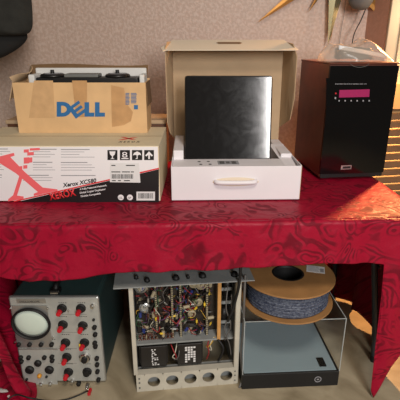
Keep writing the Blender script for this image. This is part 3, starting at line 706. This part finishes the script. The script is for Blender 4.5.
p=SPx(cx(125),cy(318)); bm=B(); lathe(bm,[(0,0),(.009,0),(.009,.008),(.006,.013),(0,.015)],Matrix.Translation((p.x,-.009,p.z))@RX,16); fin('jewel_lamp',bm,'amber',sc,smooth=True)
# engraved marks on panel
bm=B(); rnd=random.Random(11)
for a,b in [(195,98),(253,98),(197,140),(258,140),(205,195),(262,195),(210,240),(265,240),(215,285),(270,285),(62,210),(95,210),(130,210),(162,210),(120,262)]:
    p=SPx(cx(a),cy(b)); 
    for k in range(4): box(bm,p.x-.016+k*.008,p.x-.011+k*.008,-.0082,-.0075,p.z,p.z+.0022)
for y in (133,188,238,283): 
    a=SPx(cx(180),cy(y)); b=SPx(cx(238 if y!=133 else 268),cy(y)); box(bm,a.x,b.x,-.0079,-.0075,a.z,a.z+.0008)
for k,(xx) in enumerate((200,208)):
    p=SPx(cx(xx),cy(336)); box(bm,p.x-.006,p.x+.006,-.0085,-.0075,p.z-.0015,p.z+.0015); box(bm,p.x-.0015,p.x+.0015,-.0085,-.0075,p.z-.006,p.z+.006)
fin('panel_lettering',bm,'ink_black',sc)
# probe lead
q=SPx(88.5,383); st=Vector((q.x-.548,SY-.03,q.z))
lead=thing('probe_lead','black probe lead with a chrome plug trailing from the oscilloscope across the floor','cable',(st.x,st.y,0))
fl_=[atZ(87,391,.004),atZ(80,394.5,.004),atZ(66,399.5,.004),atZ(50,401,.004),atZ(30,398,.05),atZ(15,395,.05),atZ(2,405,.04)]
bm=B(); tube(bm,[Vector((0,0,st.z)),Vector((0,-.012,st.z-.01))]+[v-Vector((st.x,st.y,0)) for v in fl_],.0030,8,6); fin('wire',bm,'rubber',lead,smooth=True)
bm=B(); cyl(bm,(0,.012,st.z+.003),(0,-.012,st.z-.008),.008,.0065,14); fin('plug',bm,'chrome',lead,smooth=True)
bm=B(); g_=atZ(89.5,393,.004)-Vector((st.x,st.y,0)); box(bm,g_.x-.006,g_.x+.006,g_.y-.012,g_.y+.02,0,.012); fin('clip',bm,'knob_red',lead,bevel=.003)
# white crumpled sheet bottom-left
bm=B()
def ws(u,v):
    a=u*.16;b=v*.13; return Vector((-.86+a,1.22+b,.004+.05*abs(wn(a,b,3,17))*math.sin(PI*u)*math.sin(PI*v)+.03*(1-u)))
grid(bm,14,14,ws); o=fin('plastic_sheet',bm,'foam',smooth=True); s=o.modifiers.new('s','SOLIDIFY'); s.thickness=.001; tag(o,'crumpled white sheet on the floor at the bottom left corner beside the red cloth','sheet')
# ================================================================ OPEN ELECTRONICS CHASSIS
cA=atZ(137,392,0); cB=atZ(237,383.5,0); cyaw=math.atan2(cB.y-cA.y,cB.x-cA.x)
CW=(cB-cA).length; CHt=.478; CD=.28
ch=thing('electronics_chassis','open metal electronics chassis crowded with wiring, standing upright beside the oscilloscope','electronics',(cA.x,cA.y,0),cyaw)
# bottom rail with five round holes
def rail():
    bm=B(); hz=.083; n=20
    cs=[(CW*(.17+.18*k),.043) for k in range(5)]; r=.0245
    cell=CW*.18; xs=[c[0]-cell/2 for c in cs]+[cs[-1][0]+cell/2]
    for k,(x,z) in enumerate(cs):
        x0,x1=xs[k],xs[k+1]; outer=[];inner=[]
        for i in range(32):
            a=2*PI*(i+.5)/32; c,s=math.cos(a),math.sin(a); 
            sx_=(x1-x if c>0 else x-x0)/abs(c) if abs(c)>1e-6 else 9; sz_=((hz-z) if s>0 else z)/abs(s) if abs(s)>1e-6 else 9; tt=min(sx_,sz_)
            outer.append(bm.verts.new((x+c*tt,0,z+s*tt))); inner.append(bm.verts.new((x+c*r,0,z+s*r)))
        for i in range(32):
            j=(i+1)%32; bm.faces.new((outer[i],outer[j],inner[j],inner[i]))
    for a,b in ((0,xs[0]),(xs[-1],CW)):
        v=[bm.verts.new(q) for q in ((a,0,0),(b,0,0),(b,0,hz),(a,0,hz))]; bm.faces.new(v)
    bmesh.ops.remove_doubles(bm,verts=bm.verts,dist=.0002)
    g=bmesh.ops.extrude_face_region(bm,geom=list(bm.faces)); bmesh.ops.translate(bm,vec=(0,.004,0),verts=[e for e in g['geom'] if isinstance(e,bmesh.types.BMVert)])
    box(bm,0,CW,.004,.03,hz-.003,hz); return bm
fin('vented_rail',rail(),'alu',ch)
bm=B(); box(bm,0,CW,.05,.054,.0,.075); fin('inner_rail',bm,'alu_grey',ch)
for z in (.02,.045,.065):
    for x in (.012,CW-.01):
        bm=B(); cyl(bm,(x,-.003,z),(x,.001,z),.0035,.0035,10); fin('screw',bm,'grey_metal',ch)
bm=B(); box(bm,-.008,.008,-.001,.02,.083,CHt); fin('post',bm,'alu',ch,bevel=.002)
bm=B(); box(bm,CW-.016,CW+.004,-.002,.02,.0,CHt); fin('post',bm,'alu',ch,bevel=.004)
bm=B(); box(bm,-.06,CW+.05,-.012,.10,CHt,CHt+.004); fin('top_plate',bm,'alu_grey',ch,bevel=.001)
for x,y,s_ in [(.06,.025,1),(.165,.03,1.3),(.265,.035,1.3),(.385,.03,1.3),(.02,.05,.8),(.21,.03,.6)]:
    bm=B(); lathe(bm,[(0,0),(.011*s_,0),(.010*s_,.006),(.007*s_,.014),(0,.015)],Matrix.Translation((x,y,CHt+.004)),14); fin('terminal_knob',bm,'rubber',ch,smooth=True)
# board and shelf
bm=B(); box(bm,.012,CW*.83,.09,.094,.19,CHt-.004); fin('component_board',bm,'brown_board',ch)
bm=B(); box(bm,0.0,CW-.012,.03,.15,.196,.203); fin('shelf',bm,'alu_grey',ch,bevel=.001)
for a in (.002,CW-.006):
    bm=B(); box(bm,a,a+.004,.02,CD,.0,CHt); fin('side_plate',bm,'alu_grey',ch)
bm=B(); box(bm,0,CW,CD,CD+.003,0,CHt); fin('back_plate',bm,'alu_grey',ch)
bm=B(); box(bm,CW*.80,CW*.835,.028,.04,.195,CHt-.002); fin('wooden_strip',bm,'wood_strip',ch,bevel=.002)
# transformers
for x0,x1 in ((.020,.122),(.165,.262)):
    bm=B(); box(bm,x0,x1,.035,.12,.084,.184); box(bm,x0-.006,x1+.006,.045,.11,.09,.178); tr=fin('transformer',bm,'transformer',ch,bevel=.003)
    bm=B(); rnd=random.Random(int(x0*1000))
    if x0<.1:
        for k in range(10):
            z=.095+k*.008; n=rnd.randint(1,3)
            for j in range(n): 
                x=x0+.042+j*.010+rnd.uniform(0,.004); box(bm,x,x+rnd.uniform(.003,.008),.0335,.0348,z,z+.004)
    else:
        for k in range(7):
            z=.096+k*.0112
            for j in range(4): 
                if rnd.random()<.85: x=x0+.030+j*.011; box(bm,x,x+.0085,.0335,.0348,z,z+.0075)
    fin('printed_marks',bm,'label_white',tr)
# terminal strips
tsx=(.088,.150,.182,.285)
for x in tsx:
    bm=B(); box(bm,x-.006,x+.006,.06,.075,.20,CHt-.01); ts=fin('terminal_strip',bm,'transformer',ch)
    bm=B()
    z=.205
    while z<CHt-.014: box(bm,x-.0035,x+.0035,.055,.0605,z,z+.0045); z+=.0095
    fin('lugs',bm,'cap_cream',ts)
# components
rnd=random.Random(21)
protos=[]
for nm,r_,ln,m_ in (('resistor',.0035,.018,'cap_brown'),('resistor',.003,.015,'cap_cream'),('resistor',.0035,.016,'cap_red'),('capacitor',.007,.030,'transformer'),('capacitor',.008,.03,'cap_cream'),('capacitor',.005,.014,'yellow'),('capacitor',.007,.02,'cap_blue'),('capacitor',.005,.02,'silver')):
    bm=B(); cyl(bm,(0,0,-ln/2),(0,0,ln/2),r_,r_,10); cyl(bm,(0,0,-ln/2-.009),(0,0,ln/2+.009),.0008,.0008,5); protos.append((nm,fin(nm,bm,m_,ch)))
for nm,o in protos: o.location=(rnd.uniform(.03,.30),rnd.uniform(.05,.085),rnd.uniform(.21,.46)); o.rotation_euler=(rnd.uniform(-.3,.3),rnd.choice((0,PI/2,.4)),0)
for k in range(210):
    nm,o=protos[rnd.choice((0,0,1,2,3,3,3,3,0,0,2,4,6,7,5))]
    copy_part(o,ch,scale=(.8,.8,.8),loc=(rnd.uniform(.02,.30),rnd.uniform(.045,.085),rnd.uniform(.215,.462)),rot=(rnd.uniform(-.4,.4),rnd.choice((0,0,PI/2,PI/2,.5,-.6)),0))
# ceramic bases
for x,z,r_ in ((.035,.44,.024),(.235,.445,.021),(.262,.435,.020),(.045,.35,.022),(.225,.31,.016),(.25,.36,.017)):
    bm=B(); lathe(bm,[(0,0),(r_,0),(r_,.010),(r_*.7,.014),(r_*.6,.006),(r_*.25,.006),(r_*.2,.016),(0,.016)],Matrix.Translation((x,.062,z))@RX,18); fin('tube_socket',bm,'cap_cream' if r_<.022 else 'silver',ch,smooth=False)
for k in range(70):
    m_=rnd.choice(('wire_red','wire_green','wire_white','wire_yellow','wire_grey','wire_violet','rubber','wire_grey','rubber'))
    x=rnd.uniform(.02,.29); z=rnd.uniform(.21,.46); pts=[]
    for j in range(4): pts.append((min(max(x,.012),.305),rnd.uniform(.04,.075),min(max(z,.195),.47))); x+=rnd.uniform(-.035,.035); z+=rnd.uniform(-.04,.04)
    bm=B(); tube(bm,pts,rnd.choice((.0011,.0014,.0018)),5,4); fin('wire',bm,m_,ch,smooth=True)
# low row of round brown terminals at lower left of the board
bm=B()
for j in range(2):
    for i in range(9): lathe(bm,[(.0045,0),(.0065,.001),(.0065,.006),(.004,.007),(.004,0)],Matrix.Translation((.022+i*.0155,.058,.203+j*.018))@RX,10)
fin('terminal_row',bm,'cap_brown',ch)
for k,(pts,m_) in enumerate([([(.295,.05,.20),(.285,.03,.175),(.29,.03,.14),(.282,.04,.10)],'wire_red'),([(.31,.04,.205),(.295,.03,.18),(.30,.03,.15),(.28,.05,.15)],'wire_white'),([(.315,.04,.205),(.30,.03,.185),(.285,.03,.165),(.28,.05,.16)],'wire_yellow'),
   ([(.14,.05,.18),(.15,.03,.16),(.16,.03,.13),(.15,.05,.10)],'wire_red'),([(.165,.05,.18),(.155,.03,.15),(.145,.03,.13),(.17,.05,.10)],'wire_white'),([(.175,.05,.18),(.17,.03,.14),(.16,.03,.12),(.15,.04,.11)],'wire_grey'),
   ([(.325,.03,.20),(.345,.015,.17),(.335,.02,.12),(.33,.04,.09)],'rubber'),([(.36,.03,.44),(.35,.0,.36),(.37,.005,.28),(.35,.02,.2)],'wire_grey'),([(.375,.03,.40),(.37,.01,.33),(.345,.0,.27),(.37,.02,.18),(.38,.03,.12)],'wire_grey')]):
    bm=B(); tube(bm,pts,.0022 if m_!='rubber' else .005,6,5); fin('wire',bm,m_,ch,smooth=True)
for z in (.25,.34,.40):
    bm=B(); box(bm,CW*.845,CW-.02,.06,.065,z,z+.012); fin('cross_bar',bm,'alu_grey',ch)
bm=B(); cyl(bm,(.37,.10,.36),(.37,.10,.44),.02,.02,18); fin('vacuum_tube',bm,'transformer',ch,smooth=True)
bm=B(); cyl(bm,(.36,.11,.22),(.36,.11,.30),.018,.018,18); fin('vacuum_tube',bm,'transformer',ch,smooth=True)
# hanging power cord beside the chassis
Wc=Matrix.Translation((cA.x,cA.y,0))@Matrix.Rotation(cyaw,4,'Z')
def CL(x,y,z): return Wc@Vector((x,y,z))
bm=B(); tube(bm,[CL(.395,-.02,.56),CL(.392,-.022,.48),CL(.385,-.014,.42),CL(.372,-.012,.36),CL(.355,-.010,.31)],.0055,8,6); adopt(fin('power_cord',bm,'rubber',smooth=True),ch)
bm=B(); tube(bm,[CL(.418,.0,.50),CL(.415,-.012,.40),CL(.418,.0,.28),CL(.412,-.008,.16),CL(.420,-.01,.04),CL(.405,-.03,.006)],.0045,8,6); cd=fin('electric_cable',bm,'wire_grey',smooth=True); tag(cd,'grey cable hanging down to the floor between the chassis and the clear case','cable')
# ================================================================ CLEAR DISPLAY CASE
k0=atZ(241,391,0); k1=atZ(338,384,0)
dc=thing('display_case','clear acrylic case on a black base standing under the table right of the chassis','display case',((k0.x+k1.x)/2,(k0.y+k1.y)/2,0),math.atan2(k1.y-k0.y,k1.x-k0.x)*.6)
w=.195; D=.34; bh=.072; TH=.315
bm=B(); box(bm,-w,w,0,D,0,bh); fin('base',bm,'rubber',dc,bevel=.003)
bm=B(); box(bm,-w+.008,w-.012,.008,D-.01,bh+.0002,bh+.003); fin('base_panel',bm,'pale_blue',dc)
t=.003
def pane(name,*a):
    bm=B(); box(bm,*a); return fin(name,bm,'acrylic',dc)
pane('pane',-w,w,0,t,bh,TH); pane('pane',-w,w,D-t,D,bh,TH); pane('pane',-w,-w+t,t,D-t,bh,TH); pane('pane',w-t,w,t,D-t,bh,TH); pane('pane',-w,w,0,D,TH,TH+t)
bm=B()
for x,y in ((-w,0),(w-.003,0),(-w,D-.003),(w-.003,D-.003)): box(bm,x,x+.003,y-.0003,y+.0027,bh,TH+t)
for y in (-.0003,D-.0027): box(bm,-w,w,y,y+.003,TH+t-.001,TH+t+.001)
for x in (-w,w-.003): box(bm,x,x+.003,.003,D-.003,TH+t-.001,TH+t+.001)
fin('pane_edges',bm,'acrylic_edge',dc)
bm=B(); box(bm,.122,.150,.025,.075,bh+.003,bh+.006); fin('black_patch',bm,'matte_black',dc)
bm=B(); c=(.110,-.0006,.036)
lathe(bm,[(.011,0),(.014,0),(.014,.001),(.011,.001),(.011,0)],Matrix.Translation(c)@RX,24); lathe(bm,[(0,0),(.005,0),(.005,.001),(0,.001)],Matrix.Translation(c)@RX@Matrix.Diagonal((1,.6,1,1)),16); fin('emblem',bm,'ink_grey',dc)
# ================================================================ WIRE SPOOL
tilt=0.0
sp=thing('wire_spool','cardboard spool wound with blue-grey rope resting tilted on the clear case','spool',(.352,1.530,TH+.0035),0)
Rf=.184; hh=.108
mt=Matrix.Rotation(tilt,4,'X')
def flange(z0,name):
    bm=B(); lathe(bm,[(.062,z0),(Rf,z0),(Rf,z0+.006),(.062,z0+.006),(.062,z0)],mt,64); return fin(name,bm,'spool_card',sp,bevel=.001)
flange(0,'bottom_flange'); tf=flange(hh,'top_flange')
bm=B(); lathe(bm,[(.062,.0),(.064,.0),(.064,hh+.006),(.056,hh+.007),(.054,hh),(.054,0),(.062,0)],mt,40); fin('hub',bm,'rubber',sp,smooth=False)
bm=B(); lathe(bm,[(0,.012),(.054,.012),(.054,.016),(0,.016)],mt,30); fin('hub_plug',bm,'rubber',sp)
bm=B(); ml=mt@Matrix.Translation((.118,.028,hh+.0065))@Matrix.Rotation(R(-14),4,'Z'); box(bm,-.036,.036,-.028,.028,0,.0006,ml); lb=fin('paper_label',bm,'label_white',sp)
bm=B()
for k in range(5): box(bm,-.03,.01+.004*(k%3),.018-.009*k,.021-.009*k,.0006,.0009,ml)
box(bm,.018,.032,-.02,.01,.0006,.0009,ml)
fin('label_print',bm,'ink_grey',lb)
bm=B(); pr=[(.07,.0065)]
nt_=8; RR=.160
lathe(bm,[(.066,.0065),(RR-.002,.0065),(RR-.002,hh-.001),(.066,hh-.001)],mt,48)
# the wound rope: a continuous helix with braided look
def rope(bm):
    n=70; turns=13; rad=(hh-.010)/turns/2*1.06; prev=None; tot=n*turns; m=6
    for i in range(tot+1):
        a=2*PI*i/n; z=.0065+rad+(hh-.008-2*rad)*i/tot+.0008*math.sin(a*2+i*.01); r=RR+.0015*math.sin(a*3+i*.05)
        c=Vector((r*math.cos(a),r*math.sin(a),z)); out=Vector((math.cos(a),math.sin(a),0)); ring=[]
        bul=1+.10*math.sin(i*2.2)
        for q in range(m):
            b_=2*PI*q/m; ring.append(bm.verts.new(mt@(c+(out*math.cos(b_)+Vector((0,0,1))*math.sin(b_))*rad*bul)))
        if prev:
            for q in range(m): bm.faces.new((prev[q],prev[(q+1)%m],ring[(q+1)%m],ring[q]))
        prev=ring
rope(bm)
mm=mat('rope',L(62,78,104),.6); nt=mm.node_tree; b=nt.nodes['Principled BSDF']
tc=nt.nodes.new('ShaderNodeTexCoord'); vo=nt.nodes.new('ShaderNodeTexVoronoi'); vo.inputs['Scale'].default_value=190; nt.links.new(tc.outputs['Object'],vo.inputs[0])
cr=nt.nodes.new('ShaderNodeValToRGB'); cr.color_ramp.elements[0].position=.25; cr.color_ramp.elements[0].color=(*L(52,60,82),1); cr.color_ramp.elements[1].position=.75; cr.color_ramp.elements[1].color=(*L(98,106,122),1)
nt.links.new(vo.outputs['Color'],cr.inputs[0]); nt.links.new(cr.outputs[0],b.inputs['Base Color'])
fin('wound_rope',bm,'rope',sp,smooth=True)
# ================================================================ LIGHTS
def light(name,kind,loc,e,col,**k):
    l=bpy.data.lights.new(name,kind); l.energy=e; l.color=col
    for a,v in k.items(): setattr(l,a,v)
    o=bpy.data.objects.new(name,l); COL.objects.link(o); o.location=loc; return o
wl=light('window_daylight','AREA',(1.06,-2.4,2.15),125,(1,.96,.93),shape='RECTANGLE',size=.7,size_y=1.5); wl.rotation_euler=(R(90),0,0)
cl_=light('overhead_fill','AREA',(.3,-.1,2.6),34,(1,.86,.72),size=.6);  # added fill from an unseen overhead source, brightens the box tops
wm=light('warm_lamp','SPOT',(1.16,2.27,1.46),150,(1,.47,.16),shadow_soft_size=.03,spot_size=R(118),spot_blend=.45); wm.rotation_euler=Vector((-.42,-.75,-.85)).to_track_quat('-Z','Y').to_euler()
light('warm_lamp_glow','POINT',(1.16,2.24,1.44),4,(1,.65,.40),shadow_soft_size=.06)
w_=bpy.data.worlds.new('room'); S.world=w_; w_.use_nodes=True; w_.node_tree.nodes['Background'].inputs[0].default_value=(*L(200,186,170),1); w_.node_tree.nodes['Background'].inputs[1].default_value=.17
# ================================================================ CAMERA
cam=bpy.data.cameras.new('camera'); co=bpy.data.objects.new('camera',cam); COL.objects.link(co); S.camera=co
co.location=(0,0,CH); co.rotation_euler=(R(90)-PITCH,0,0); cam.sensor_width=36; cam.lens=F/400*36; cam.clip_start=.02
S.view_settings.view_transform='Standard'; S.view_settings.look='None'; S.view_settings.gamma=1; S.view_settings.exposure=0; S.view_settings.use_curve_mapping=False
